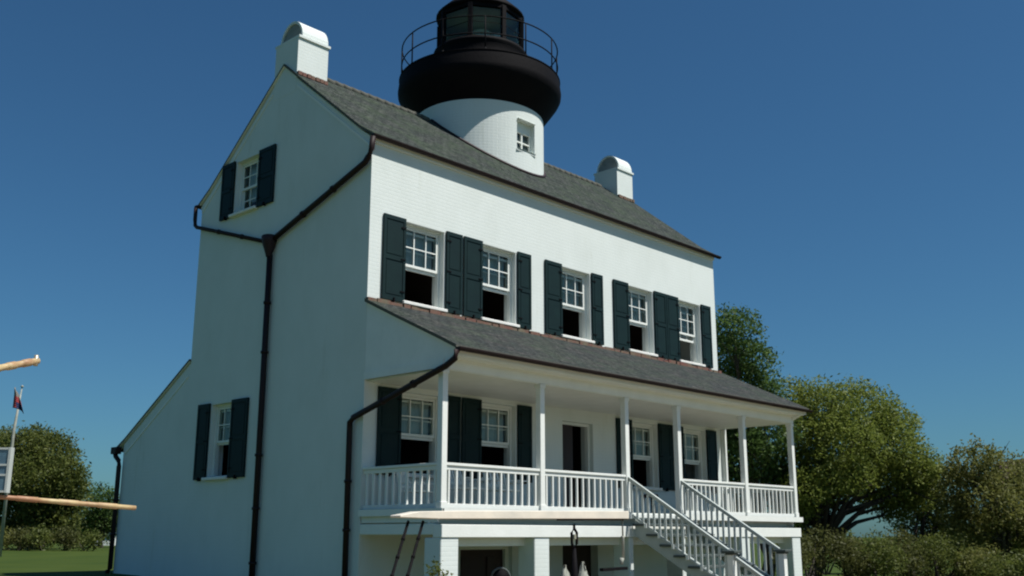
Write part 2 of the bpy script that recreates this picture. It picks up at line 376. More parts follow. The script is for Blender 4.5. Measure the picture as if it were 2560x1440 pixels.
hp = MB(); hp.box((X-.07, 9.08, 3.50), (X+.075, 9.32, 3.66)); hp.build('rainwater_hopper', ['gutter'], sp_)

# chimneys
def chimney(x0, x1):
    y0, y1, z0, zs = 2.64, 3.48, 10.85, 12.10; yc = (y0+y1)/2; r = (y1-y0)/2
    mb = MB()
    mb.box((x0, y0, z0), (x1, y1, zs))
    for (a, b, c, d) in ((x0-.0, x1+.035, y0-.035, y1+.035),): mb.box((a-.004, c, zs), (b, d, zs+.055))
    # arched brick hood open at both ends
    ro, ri = r, r-.045; n = 14
    out = [(yc+ro*math.cos(math.pi*k/n), zs+.055+ro*1.16*math.sin(math.pi*k/n)) for k in range(n+1)]
    inn = [(yc+ri*math.cos(math.pi*k/n), zs+.055+ri*1.15*math.sin(math.pi*k/n)) for k in range(n, -1, -1)]
    mb.slab([out+inn], 'x', x0+.10, x1-.01, 0)
    c = mb.build('chimney', ['brick'], H)
    d = MB(); inn2 = [(yc+ri*.995*math.cos(math.pi*k/n), zs+.057+ri*1.14*math.sin(math.pi*k/n)) for k in range(n+1)]
    d.slab([inn2], 'x', x0+.13, x1-.04); d.build('flue_shade', ['flueshade'], c)  # solid plug coloured as the shaded hollow of the hood
    f = MB(); k = 7
    for i in range(k):
        a = x0 + (x1-x0)*i/k
        f.box((a+.01 if i else max(a, .0), y0-.05-.03*random.random(), roof_z(y0)-.03), (a+(x1-x0)/k-.01, y0-.002, roof_z(y0)+.055))
    f.build('mortar_flashing', ['terra'], c)
    return c
chimney(-.004, .79); chimney(11.26, 12.004)

# ------------------------------------------------------------------ windows
def shutter(T, x0, x1, z0, z1, parent, y=-.055):
    mb = MB(T); w_ = .055
    mb.box((x0, y, z0), (x0+w_, -.012, z1)); mb.box((x1-w_, y, z0), (x1, -.012, z1))
    zm = (z0+z1)/2
    for a, b in ((z0, z0+.09), (zm-.04, zm+.04), (z1-.08, z1)): mb.box((x0+w_, y+.001, a), (x1-w_, -.013, b))
    for a, b in ((z0+.09, zm-.04), (zm+.04, z1-.08)):
        mb.box((x0+w_, y+.014, a), (x1-w_, -.014, b)); mb.box((x0+w_+.03, y+.006, a+.03), (x1-w_-.03, y+.014, b-.03))
    hd = mb
    for z in (z0+.2, zm, z1-.2):
        hd.box((x0+.005 if x0 > 0 else x1-.12, y-.012, z-.012), (x0+.12 if x0 > 0 else x1-.005, y-.001, z+.012), 1)
    hd.box(((x0+x1)/2-.015, y-.03, z0-.03), ((x0+x1)/2+.015, -.013, z0+.05), 1)
    return mb.build('shutter', ['shutter', 'iron'], parent, fix=False)
def window(T, w_, z0, z1, drop, sl, sr, depth=.17, parent=H, rows=2, cols=3, curt=True, sill=True, label=None):
    """local frame: x along the wall (viewer's left to right, 0 = centre), y inward, z up"""
    h = w_/2; fr = MB(T); f = .055
    fr.box((-h, depth-.05, z0), (-h+f, depth+.05, z1)); fr.box((h-f, depth-.05, z0), (h, depth+.05, z1))
    fr.box((-h+f, depth-.05, z1-f), (h-f, depth+.05, z1)); fr.box((-h+f, depth-.05, z0), (h-f, depth+.05, z0+.03))
    # thin casing bead round the mouth of the opening, and reveals
    fr.box((h-.012, .004, z0), (h-.001, depth-.052, z1)); fr.box((-h+.001, .004, z0), (-h+.012, depth-.052, z1))
    wnd = fr.build('window', ['white'], parent, label)
    zm = z0+(z1-z0)*.47
    def sash(za, zb, y):
        mb = MB(T); a, b = -h+f+.005, h-f-.005; s_ = .042; m_ = .019
        mb.box((a, y, za), (a+s_, y+.035, zb)); mb.box((b-s_, y, za), (b, y+.035, zb))
        mb.box((a+s_, y, za), (b-s_, y+.035, za+.05)); mb.box((a+s_, y, zb-.045), (b-s_, y+.035, zb))
        for i in range(1, cols): x = a+(b-a)*i/cols; mb.box((x-m_/2-.003, y+.004, za+.05), (x+m_/2+.003, y+.03, zb-.045))
        for i in range(1, rows): z = za+(zb-za)*i/rows; mb.box((a+s_, y+.006, z-m_/2-.002), (b-s_, y+.028, z+m_/2+.002))
        o = mb.build('sash', ['white'], wnd)
        g = MB(T); g.add([(a+s_, y+.016, za+.05), (b-s_, y+.016, za+.05), (b-s_, y+.016, zb-.045), (a+s_, y+.016, zb-.045)], [(0, 1, 2, 3)])
        g.build('pane', ['glass'], wnd, fix=False)
    sash(zm, z1-f-.003, depth-.03)
    lo = zm-drop*0
    zl = z0+.032 if drop == 1 else z0+.032+(zm-z0)*(1-drop)
    sash(zl, zl+(zm-z0)+.02, depth+.012)
    if curt:
        c = MB(T); k = 14; a, b = -h+.1, h-.1; vs = []
        for i in range(k+1):
            x = a+(b-a)*i/k; y = depth+.12+.02*math.sin(i*2.1); vs += [(x, y, zm-.02 if drop < 1 else z0+.3), (x, y, z1-.03)]
        c.add(vs, [(2*i, 2*i+2, 2*i+3, 2*i+1) for i in range(k)], 0, True); c.build('curtain', ['curtain'], wnd, fix=False)
    if sill:
        s_ = MB(T); s_.box((-h-.06, -.10, z0-.065), (h+.03, depth-.052, z0-.002)); s_.build('sill', ['stone'], wnd, bevel=.01)
    if sl: shutter(T, -h-.01-sl, -h-.01, z0-.04, z1+.03, wnd)
    if sr: shutter(T, h+.02, h+.02+sr, z0-.04, z1+.03, wnd)
    return wnd
def TF(x): return Matrix.Translation((x, 0, 0))
def TG(y): return Matrix.Translation((0, y, 0)) @ Matrix.Rotation(-math.pi/2, 4, 'Z')
SL = [.55, .53, .56, .58, .53]; SR = [.44, .42, .40, .50, .44]
for i, x in enumerate(XW): window(TF(x), OW, 5.97, 7.57, [.12, .14, .12, .12, .25][i], SL[i], SR[i])
for i, x in enumerate(XW):
    if i != 2: window(TF(x), OW, 2.72, 4.24, .12, SL[i], SR[i])
window(TG(4.33), .94, 8.53, 9.76, 1, .50, .60)
window(TG(4.75), .84, 2.80, 4.34, .1, .46, .60)
# porch door, standing open into a dark hall
d = MB(); x = XW[2]; h = OW/2
d.box((x-h, .10, 2.0), (x-h+.06, .2, 4.06)); d.box((x+h-.06, .10, 2.0), (x+h, .2, 4.06)); d.box((x-h+.06, .10, 4.0), (x+h-.06, .2, 4.06))
dr = d.build('door', ['white'], H, 'open doorway with dark red brown door')
d = MB(); d.box((x-h+.06, .13, 2.0), (x-.03, .17, 4.0)); 
for z0, z1 in ((2.2, 2.9), (3.05, 3.85)): d.box((x-h+.14, .118, z0), (x-.11, .13, z1))
d.build('door_leaf', ['door'], dr)
# cellar door under the porch
d = MB(); d.box((2.47, .1, -.4), (2.57, .2, 1.42)); d.box((3.83, .1, -.4), (3.93, .2, 1.42)); d.box((2.57, .1, 1.34), (3.83, .2, 1.42))
dr = d.build('door', ['white'], H, 'shaded cellar doorway below the porch')
d = MB(); d.box((2.57, .16, -.4), (3.3, .2, 1.34)); d.box((3.31, .17, -.4), (3.83, .2, 1.34)); 
for a in (2.65, 3.36): d.box((a, .145, .1), (a+.4, .16 if a < 3 else .17, 1.2))
d.build('door_leaf', ['door'], dr)
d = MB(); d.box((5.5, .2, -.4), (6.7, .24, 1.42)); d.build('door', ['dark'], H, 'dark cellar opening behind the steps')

# ------------------------------------------------------------------ porch
PY = -2.02
prof = [(-2.46, 4.70), (-2.05, 4.90), (-.9, 5.44), (.0, 5.87)]
pr_ = slope('porch_roof', prof, -.06, 12.20, .06, 'proof', H)
ce = MB(); ce.box((.06, -2.06, 4.335), (12.0, -.002, 4.365)); ce.box((-.0, -2.40, 4.55), (12.14, -2.372, 4.64)); ce.box((0.02, -2.37, 4.53), (12.1, -2.10, 4.552))
ce.build('ceiling', ['white'], pr_)
bm_ = MB(); bm_.box((-.0, -2.09, 4.35), (12.04, -1.95, 4.56)); bm_.box((-.004, -2.115, 4.50), (12.06, -2.092, 4.53))
bm_.build('porch_beam', ['white'], H)
ge = MB(); ge.slab([[(-.002, 4.42), (-.002, 5.80), (-.9, 5.37), (-2.05, 4.83), (-2.38, 4.67), (-2.38, 4.55), (-2.10, 4.42)]], 'x', .004, .10)
ge.box((-.012, -2.10, 4.36), (.004, -.0, 4.50)); 
g1 = ge.build('porch_gable', ['white'], H)
ge = MB(); ge.slab([[(-.002, 4.42), (-.002, 5.80), (-.9, 5.37), (-2.05, 4.83), (-2.38, 4.67), (-2.38, 4.55), (-2.10, 4.42)]], 'x', 11.94, 12.04)
ge.build('porch_gable', ['white'], H)
fl = MB()                                                    # broken reddish mortar line where porch roof meets wall
xx = 0.0
while xx < 12.0:
    l = random.uniform(.14, .45); e = min(12.0, xx+l)
    fl.box((xx-.04 if xx == 0 else xx, -.075-random.random()*.05, 5.80), (e-.015, -.003, 5.872+random.random()*.03)); xx = e+random.choice([0, 0, .02])
fl.build('mortar_flashing', ['terra'], pr_)

fl = MB(); nb = 17
fl.box((-.03, -2.16, 1.95), (12.06, -.002, 2.03)); fl.build('porch_floor', ['floor', ], H)
fb = MB(); fb.box((0, -2.17, 1.93), (12.07, -2.162, 2.045)); fb.box((-.04, -2.16, 1.93), (-.032, -.0, 2.045)); fb.box((12.062, -2.16, 1.93), (12.07, -.0, 2.045))
fb.box((.02, -1.80, 1.80), (12.0, -1.75, 1.948)); fb.box((.03, -1.97, 1.82), (.08, -.01, 1.948)); fb.box((11.9, -1.97, 1.82), (11.95, -.01, 1.948))
fb.build('porch_fascia', ['white'], H)
bb = MB(); bb.box((0, -2.12, 1.575), (12.03, -1.90, 1.785)); bb.box((.0, -1.898, 1.62), (.16, -.003, 1.80)); bb.box((11.87, -1.898, 1.62), (12.03, -.003, 1.80))
bb.build('sill_beam', ['white'], H, bevel=.008)
jb = MB(); jb.box((.4, -1.86, 1.43), (11.6, -1.80, 1.78))
for k in range(24): jb.box((.6+k*.47, -1.78, 1.74), (.66+k*.47, -.01, 1.945))
jb.build('floor_joists', ['white'], H)
for (x0, x1) in ((.0, .40), (2.27, 2.67), (5.05, 5.19), (6.88, 7.02), (9.22, 9.62), (11.6, 12.0)):
    p = MB(); p.box((x0, -2.10, -.5), (x1, -1.70, 1.572)); p.build('foundation_pillar', ['brick'], H, bevel=.012)
PX = [.07, 2.53, 5.11, 6.97, 9.66, 11.96]
for i, x in enumerate(PX):
    p = MB(); r = .062
    p.box((x-r, PY-r, 2.032), (x+r, PY+r, 4.345)); p.box((x-r-.015, PY-r-.015, 4.27), (x+r+.015, PY+r+.015, 4.34))
    p.box((x-r-.012, PY-r-.012, 2.034), (x+r+.012, PY+r+.012, 2.15))
    p.build('porch_post', ['white'], H, bevel=.006)
p = MB(); p.box((11.98, -.13, 2.032), (12.05, -.01, 4.33)); p.build('porch_post', ['white'], H, 'half post against the far house corner')

def railing(p, q, zt, zb, spacing, name='railing', bw=.034, stair=False):
    p, q = Vector(p), Vector(q); d = q-p; l = math.hypot(d.x, d.y); u = Vector((d.x, d.y, 0))/l; sl_ = d.z/l
    r = MB()
    tp = lambda t, z: p + u*t + Vector((0, 0, sl_*t+z))
    if stair:
        r.bar(tp(0, zt-.02), tp(l, zt-.02), .06, .035); r.bar(tp(0, zt-.06), tp(l, zt-.06), .022, .045); r.bar(tp(0, zb+.035), tp(l, zb+.035), .03, .05)
    else:
        r.bar(tp(0, zt-.025), tp(l, zt-.025), .095, .045); r.bar(tp(0, zt-.085), tp(l, zt-.085), .045, .07); r.bar(tp(0, zb+.035), tp(l, zb+.035), .05, .075)
    ro = r.build(name, ['rail'] if stair else ['white'], H, bevel=.004)
    n = int(l/spacing); 
    for k in range(n):
        t = (k+.5)*l/n; a = tp(t, zb+.0725); b = tp(t, zt-.12)
        m = MB(); m.bar(a - Vector((0, 0, .02*abs(sl_))), b + Vector((0, 0, .03)), .016 if stair else bw, .05 if stair else bw*1.15, 0, up=(0, 1, 0)); m.build('baluster', ['stairwhite'] if stair else ['white'], ro)
    return ro
ZT, ZB = 2.79, 2.05
for a, b, dz in ((0, 1, 0), (1, 2, 0), (3, 4, 0), (4, 5, 0)):
    railing((PX[a]+.063, PY, dz), (PX[b]-.063, PY, dz), ZT, ZB, .168)
railing((.07, PY+.063, 0), (.07, -.002, 0), ZT, ZB, .17); railing((11.96, PY+.063, 0), (11.96, -.002, 0), ZT, ZB, .17)
# steps going down towards the lawn
rise, run, n = .195, .312, 9
ys, ye = -2.19, -2.19-run*10
stairs = MB(); stairs.box((5.08, -2.20, 1.955), (7.02, -2.163, 2.02)); stairs = stairs.build('steps', ['white'], H, 'white wooden open steps with handrails')
for x0 in (5.14, 6.90):
    st = MB(); st.slab([[(-2.19, 1.92), (-2.19, 1.60), (ye+.25, -.05), (ye-.05, -.05), (ye-.05, .12)]], 'x', x0, x0+.05); st.build('stringer', ['rail'], stairs)
for k in range(1, 10):
    t = MB(); z = 2.03-rise*k; y = -2.17-run*(k-1)
    t.box((5.08, y-run-.025, z-.045), (7.02, y, z)); t.build('tread', ['steps'], stairs, bevel=.006)
    if k > 0:
        t = MB(); t.box((5.06, y-run-.03, z-.085), (5.085, y-run+.02, z+.004)); t.build('tread_end', ['white'], stairs)
for x in (5.11, 6.97):
    dy = -2.25; z0 = -.60*abs(dy+.0)
    railing((x, PY-.06, 0), (x, -4.30, -(4.30+PY-.06+0)*.625), ZT-.03, ZB-.04, .13, stair=True)
    if x < 6: railing((x, -4.42, -1.48), (x, -5.28, -2.02), ZT-.05, ZB-.04, .13, stair=True)
    nw = MB(); nw.box((x-.06, -4.42, .2), (x+.06, -4.30, 1.30)); nw.build('newel_post', ['white'], stairs)
    nc = MB(); nc.box((x-.13, -4.50, 1.30), (x+.13, -4.22, 1.345)); nc.box((x-.09, -4.45, 1.265), (x+.09, -4.27, 1.30)); nc.build('newel_cap', ['steps'], stairs, bevel=.008)

# ------------------------------------------------------------------ tower
cx, cy = CTR; R0 = 1.665
def cyl_wall():
    mb = MB(); n = 96; z0, z1 = 9.2, 12.0; th0 = -math.pi/2 - R(.0)
    hz0, hz1, hw = 10.83, 11.62, 6                     # window: six of the 96 facets
    zs = [z0, hz0, hz1, z1]; start = int(round((-(math.pi/2))/(2*math.pi)*n)) - hw//2
    P = lambda k, z, r=R0: (cx+r*math.cos(2*math.pi*k/n), cy+r*math.sin(2*math.pi*k/n), z)
    for k in range(n):
        inside = (k-start) % n < hw
        for i in range(3):
            if inside and i == 1: continue
            mb.add([P(k, zs[i]), P(k+1, zs[i]), P(k+1, zs[i+1]), P(k, zs[i+1])], [(0, 1, 2, 3)], 0, False)
    a, b = start, start+hw; ri = R0-.30
    for k in (a, b):
        x = P(k, 0)[0]; y = P(k, 0)[1]
        mb.add([(x, y, hz0), (x, y+.34, hz0), (x, y+.34, hz1), (x, y, hz1)], [(0, 1, 2, 3)])
    A, B = P(a, 0), P(b, 0)
    for z in (hz0, hz1): mb.add([(A[0], A[1]-.05, z), (B[0], B[1]-.05, z), (B[0], B[1]+.34, z), (A[0], A[1]+.34, z)], [(0, 1, 2, 3)])
    return mb, A, B, hz0, hz1
mb, A, B, hz0, hz1 = cyl_wall()
TW = mb.build('tower', ['brick'], H, 'round white brick tower with black gallery and lantern', fix=False)
wm = MB(); yw = A[1]+.13; wx0, wx1 = A[0], B[0]
wm.box((wx0, yw, hz0), (wx0+.05, yw+.06, hz1)); wm.box((wx1-.05, yw, hz0), (wx1, yw+.06, hz1)); wm.box((wx0+.05, yw, hz1-.28), (wx1-.05, yw+.06, hz1))
wm.box((wx0+.05, yw, hz0), (wx1-.05, yw+.06, hz0+.05)); xm = (wx0+wx1)/2
wm.box((xm-.018, yw+.005, hz0+.05), (xm+.018, yw+.05, hz1-.28)); wm.box((wx0+.05, yw+.008, hz0+.25), (wx1-.05, yw+.045, hz0+.28))
wm.box((wx0-.02, A[1]-.03, hz0-.05), (wx1+.02, A[1]+.06, hz0-.003))
wm.build('window', ['white'], TW)
g = MB(); g.box((wx0+.05, yw+.052, hz0+.05), (wx1-.05, yw+.056, hz1-.28)); g.build('window_pane', [mat('dark_glass', (.03, .045, .045), .08)], TW)
# reddish flashing where the tower passes through the front slope
fp = []
for k in range(-90, 91, 6):
    t = -math.pi/2+R(k); x, y = cx+(R0+.02)*math.cos(t), cy+(R0+.02)*math.sin(t); fp.append((x, y, roof_z(y)+.012))
fm = MB(); fm.tube(fp, .045, 6); fm.build('flashing', ['hopper'], TW)
ga = MB()
ga.lathe([(R0-.02, 11.99), (R0+.02, 12.05), (R0+.13, 12.19), (R0+.30, 12.42), (2.07, 12.57), (2.125, 12.68), (2.135, 12.78), (2.10, 13.06), (2.10, 13.10)], (cx, cy, 0), 96)
ga.lathe([(2.10, 13.10), (2.115, 13.105), (2.115, 13.125), (2.09, 13.13), (1.18, 13.135)], (cx, cy, 0), 96, 0, False)
ga.build('gallery', ['iron'], TW)
ra = MB(); RR = 2.05
for z in (14.02, 13.56): ra.tube([(cx+RR*math.cos(t), cy+RR*math.sin(t), z) for t in [2*math.pi*k/64 for k in range(64)]], .017, 6, closed=True)
ra.build('gallery_railing', ['iron'], TW)
for k in range(12):
    t = 2*math.pi*(k+.62)/12; m = MB(); x, y = cx+RR*math.cos(t), cy+RR*math.sin(t)
    m.tube([(x, y, 13.11), (x, y, 14.03)], .018, 6); m.lathe([(.045, 13.125), (.03, 13.18)], (x, y, 0), 8); m.build('railing_stanchion', ['iron'], TW)
lw = MB(); lw.lathe([(1.24, 13.12), (1.24, 13.22), (1.20, 13.24), (1.20, 13.82), (1.23, 13.86), (1.23, 13.93), (1.10, 13.94), (.0, 13.94)], (cx, cy, 0), 64)
lw.build('lantern_base', ['iron'], TW)
lf = MB(); NS = 8; GR = 1.12; off_ = R(-45-13)-math.pi/2+R(0)
ang = [R(-135)+R(-13)+k*2*math.pi/NS for k in range(NS)]
V = [(cx+GR*math.cos(t), cy+GR*math.sin(t)) for t in ang]
for x, y in V: lf.bar((x, y, 13.93), (x, y, 14.90), .11, .11, 0, up=(x-cx, y-cy, 0))
for (xa, ya), (xb, yb) in zip(V, V[1:]+V[:1]):
    lf.bar((xa, ya, 13.965), (xb, yb, 13.965), .09, .07); lf.bar((xa, ya, 14.88), (xb, yb, 14.88), .09, .10)
    lf.bar((xa, ya, 14.40), (xb, yb, 14.40), .012, .012)
lf.build('lantern_frame', ['iron'], TW)
for (xa, ya), (xb, yb) in zip(V, V[1:]+V[:1]):
    g = MB(); g.add([(xa, ya, 14.0), (xb, yb, 14.0), (xb, yb, 14.83), (xa, ya, 14.83)], [(0, 1, 2, 3)]); g.build('lantern_pane', ['glass'], TW, fix=False)
lc = MB(); lc.lathe([(0, 14.86), (1.0, 14.86), (1.0, 14.895), (0, 14.895)], (cx, cy, 0), 32, 0, False); lc.build('lantern_ceiling', ['curtain'], TW)
lr = MB(); lr.lathe([(0, 14.90), (1.12, 14.93), (1.17, 14.95), (1.18, 15.0), (.9, 15.28), (.4, 15.55), (.16, 15.66), (.15, 15.78), (.24, 15.86), (.25, 16.0), (.15, 16.12), (.03, 16.18), (.02, 16.7)], (cx, cy, 0), 32)
lr.build('lantern_roof', ['iron'], TW)
le = MB(); pr = [(.02, 13.95), (.2, 13.95), (.2, 14.1)]
for k in range(9): z = 14.1+k*.065; rr = .26+.10*math.sin(math.pi*(k+.5)/9); pr += [(rr, z), (rr+.035, z+.035), (rr, z+.068)]
pr += [(.18, 14.75), (.02, 14.8)]
le.lathe(pr, (cx+.15, cy+.1, 0), 32, 0, False); le.build('lens', ['lens'], TW)
pd = MB(); pd.lathe([(.0, 14.25), (.12, 14.25), (.15, 14.20), (.15, 13.95)], (cx-.10, cy-.76, 0), 20); pd.build('lens_glint_drum', ['white'], TW)  # added white drum catching sun, stands in for the bright glint of the lens
cu = MB(); k = 60
vs = []
for i in range(k+1):
    t = R(-45)+R(180)*i/k; r = .98+.015*math.sin(i*2.2); vs += [(cx+r*math.cos(t), cy+r*math.sin(t), 14.0), (cx+r*math.cos(t), cy+r*math.sin(t), 14.84)]
cu.add(vs, [(2*i, 2*i+2, 2*i+3, 2*i+1) for i in range(k)], 0, True); cu.build('lantern_curtain', [mat('lantern_drape', (.50, .56, .50), .9, (.36, .42, .37), 6)], TW, fix=False)

# ------------------------------------------------------------------ lean-to roof at the back
slope('lean_to_roof', [(9.30, 3.66), (8.9, 3.86), (6.17, 5.45)], -.05, 12.06, .055, 'roof', H)

# ------------------------------------------------------------------ porch chairs
def chair(loc, rz, label):
    t = thing('porch_chair', label, 'chair', loc, 'white slatted chairs on the porch'); t.rotation_euler.z = rz
    def part(name, boxes=(), bars=()):
        mb = MB()
        for a, b in boxes: mb.box(a, b)
        for a, b, w_, h_ in bars: mb.bar(a, b, w_, h_)
        me = mb.build(name, ['white']); me.parent = t; return me
    part('seat', [((-.27, -.25, .40), (.27, .24, .43))])
    bk = part('backrest', [], [((-.24, .24, .43), (-.24, .36, .86), .04, .04), ((.24, .24, .43), (.24, .36, .86), .04, .04), ((-.26, .36, .84), (.26, .36, .84), .03, .08), ((-.24, .27, .52), (.24, .27, .52), .03, .05)])
    mb = MB()
    for k in range(5): mb.bar((-.17+k*.085, .27, .52), (-.17+k*.085, .355, .82), .05, .014)
    s_ = mb.build('slats', ['white']); s_.parent = bk
    for sx in (-1, 1):
        part('armrest', [((sx*.30-.04, -.28, .58), (sx*.30+.04, .26, .605))])
        for sy in (-.22, .24): part('leg', [], [((sx*.26, sy, .03), (sx*.26, sy, .58), .04, .04)])
        part('rocker', [], [((sx*.26, -.38, .05), (sx*.26, 0, .018), .035, .035), ((sx*.26, 0, .018), (sx*.26, .45, .06), .035, .035)])
    return t
chair((1.80, -.85, 2.032), R(12), 'white rocking chair on the porch nearest the corner post')
chair((2.85, -.80, 2.032), R(-8), 'white rocking chair on the porch behind the second post')
chair((.72, -.70, 2.032), R(25), 'white rocking chair at the left end of the porch by the side railing').scale = (.9, .9, .80)
stl = thing('stool', 'small dark stool at the head of the porch steps', 'stool', (7.45, -.9, 2.032))
def loc_build(mb, name, mt, parent):
    o = mb.build(name, mt); o.parent = parent; return o
m = MB(); m.lathe([(0, .40), (.19, .40), (.20, .43), (.19, .47), (0, .48)], (0, 0, 0), 20); loc_build(m, 'seat', ['door'], stl)
for k in range(3):
    t = k*2.094+.3; m = MB(); m.tube([(.12*math.cos(t), .12*math.sin(t), .41), (.19*math.cos(t), .19*math.sin(t), 0)], .02, 8); loc_build(m, 'leg', ['door'], stl)

# ------------------------------------------------------------------ things before the porch
def ray(px, py):
    f = Vector((math.sin(YAW)*math.cos(PITCH), math.cos(YAW)*math.cos(PITCH), math.sin(PITCH)))
    r = Vector((math.cos(YAW), -math.sin(YAW), 0)); u = r.cross(f)
    return f + r*((px-1280)/FPX) - u*((py-720)/FPX)
def at(px, py, t): return CAM + ray(px, py)*t

def aty(px, py, y):
    d = ray(px, py); return CAM + d*((y-CAM.y)/d.y)
bs = thing('beam_stand', 'long cream wooden beam balanced on a black iron post before the porch', 'beam stand', (-.9, -5.9, 0))
a, b = Vector((-3.55, -5.42, 1.795)), Vector((-1.05, -7.05, 1.80))
a, b = aty(988, 1291, -5.6), aty(1560, 1289, -5.6)
mb = MB(); d = (b-a).normalized(); n_ = Vector((0, 0, 1)); s_ = d.cross(n_).normalized()
prof_ = [(0, -.012), (0, .012), (.30, .055), (.9, .062), ((b-a).length, .062), ((b-a).length, -.045), (.6, -.03)]
vs = []
for sd in (-.09, .09): vs += [a + d*p[0] + n_*p[1] + s_*sd for p in prof_]
k = len(prof_); mb.add(vs, [tuple(range(k)), tuple(range(k, 2*k))[::-1]] + [(i, (i+1) % k, k+(i+1) % k, k+i) for i in range(k)])
o = mb.build('beam', ['cream'], bs, bevel=.006)
pc = aty(1435, 1300, -5.6); gp = Vector((pc.x, pc.y, 0))
mb = MB(); mb.tube([gp+Vector((0, 0, 0)), gp+Vector((0, 0, .9)), gp+Vector((0, 0, 1.1)), gp+Vector((0, 0, 1.44))], [.16, .13, .045, .022], 12)
mb.tube([gp+Vector((0, 0, 1.44)), gp+d*.05+Vector((0, 0, 1.50)), gp+d*.055+Vector((0, 0, 1.64)), gp+Vector((0, 0, 1.70)), gp+Vector((0, 0, 1.755))], .018, 8)
mb.tube([gp+Vector((0, 0, 1.44)), gp-d*.05+Vector((0, 0, 1.50)), gp-d*.055+Vector((0, 0, 1.64)), gp+Vector((0, 0, 1.70))], .018, 8)
mb.build('post', ['iron'], bs)
mb = MB(); mb.box((gp.x-.02, gp.y-.02, 1.56), (gp.x+.02, gp.y+.02, 1.62)); mb.build('yoke_pin', ['brass'], bs)
mb = MB(); q0 = a+d*((b-a).length*.66); mb.bar(q0+Vector((0, 0, -.05)), b-d*.02+Vector((0, 0, -.055)), .04, .022); mb.build('iron_strap', ['iron'], bs)
for (p0, p1) in (((1021, 1303), (980, 1440)), ((1058, 1303), (1019, 1440))):
    u0 = aty(*p0, -5.6); u1 = aty(*p1, -5.75); e = u0 + (u1-u0)*((u0.z)/(u0.z-u1.z)); mb = MB(); mb.tube([u0, e], .017, 8)
    for q in range(1, 9): c = u0.lerp(e, q/9); mb.tube([c-(e-u0).normalized()*.015, c+(e-u0).normalized()*.015], .023, 8)
    mb.build('brace_rod', ['iron'], bs)
hr = aty(1556, 1300, -5.6); mb = MB(); z = Vector((0, 0, 1))
mb.tube([hr, hr-z*.22], .012, 8); mb.tube([hr-z*.22, hr-z*.25, hr-z*.55], [.03, .02, .02], 8); mb.tube([hr-z*.52-d*.03, hr-z*.60-d*.05], [.03, .025], 8)
mb.build('hanging_rod', ['canvas'], bs)
mb = MB(); c = hr-z*.66; mb.bar(c-d*.5, c+d*.06, .06, .04); mb.build('cross_bar', ['iron'], bs)
# canvas covered humps each side of the post, seen at the bottom edge
def cover(px, py, t, r, hgt, lab, dark=False):
    p = at(px, py, t); mb = MB(); n = 20; prof_ = []
    for k in range(10): f = k/9; prof_.append((r*(1-f**2.2)+.001, p.z - (1-f)*hgt))
    prof_ = [(r, 0.0)] + prof_
    mb.lathe(prof_, (p.x, p.y, 0), n); rr = random.Random(px)
    mb.v = [(v[0]+rr.uniform(-.015, .015), v[1]+rr.uniform(-.015, .015), v[2]) for v in mb.v]
    o = mb.build('covered_post', ['canvas']); tag(o, lab, 'cover', 'canvas covers before the porch'); return o
cover(1412, 1412, 13.3, .10, .45, 'pale canvas cover left of the black iron post')
cover(1457, 1404, 13.3, .11, .55, 'pale canvas cover right of the black iron post, the taller one')
wh = thing('barrow_wheel', 'dark wheel with a thin grey rim at the bottom edge between the two front pillars', 'wheel', tuple(at(1252, 1440, 13)))
c = world_loc(wh); wn = (CAM-c).normalized(); ax = Vector((-wn.y, wn.x, 0)).normalized()
mb = MB(); mb.tube([c+ax*(.115)*math.cos(t)+Vector((0, 0, .115*math.sin(t)-.02)) for t in [2*math.pi*k/28 for k in range(28)]], .014, 8, closed=True); mb.build('rim', ['steps'], wh)
mb = MB(); mb.tube([c-wn*.02-Vector((0, 0, .02)), c+wn*.02-Vector((0, 0, .02))], .10, 24); mb.build('hub', ['iron'], wh)
mb = MB(); mb.bar(c-Vector((0, 0, .02)), Vector((c.x, c.y, 0)), .05, .05, up=(0, 1, 0)); mb.build('stand', ['iron'], wh)

rng = np.random.default_rng(5)
# mast with two spars at the left edge
ms = thing('signal_mast', 'white mast at the left edge carrying two long varnished wooden spars', 'mast', (-8.75, -6.4, 0))
mx = at(-125, 1240, 8.0)
mb = MB(); mb.tube([(mx.x, mx.y, 0), (mx.x, mx.y, 4.2)], [.10, .07], 14); mb.build('mast_pole', ['white'], ms)
def spar(p, q, r0, r1):
    p, q = Vector(p), Vector(q); mb = MB(); n = 9; pts = []; rs = []
    for k in range(n*2):
        f = (k//2 + (k % 2)*.97)/n; pts.append(p.lerp(q, f)); rr = r0+(r1-r0)*f; rs.append(rr*(1.10 if (k//2) % 2 else .93))
    mb.tube(pts, rs, 12); return mb.build('spar', ['spar'], ms)
e = at(340, 1270, 9.0); s0 = Vector((mx.x, mx.y, at(-125, 1232, 8.0).z)); spar(s0, e, .019, .021)
e = at(95, 902, 9.0); s0 = Vector((mx.x, mx.y, at(-60, 925, 8.0).z)); spar(s0, e, .030, .031)
mb = MB(); e2 = at(90, 902, 8.97); mb.tube([e2-Vector((0, 0, .045)), e2+Vector((0, 0, .05))], .02, 8); mb.build('spar_fitting', ['brass'], ms)
bx = at(6, 1232, 8.25); mb = MB(); ux = Vector((math.cos(YAW), -math.sin(YAW), 0)); uy = Vector((math.sin(YAW), math.cos(YAW), 0))
def obox(mb, c, hw, hd, z0, z1, mi=0):
    vs = [c+ux*i*hw+uy*j*hd+Vector((0, 0, z-c.z)) for z in (z0, z1) for i, j in ((-1, -1), (1, -1), (1, 1), (-1, 1))]
    mb.add(vs, [(0, 3, 2, 1), (4, 5, 6, 7), (0, 1, 5, 4), (1, 2, 6, 5), (2, 3, 7, 6), (3, 0, 4, 7)], mi)
z0 = bx.z
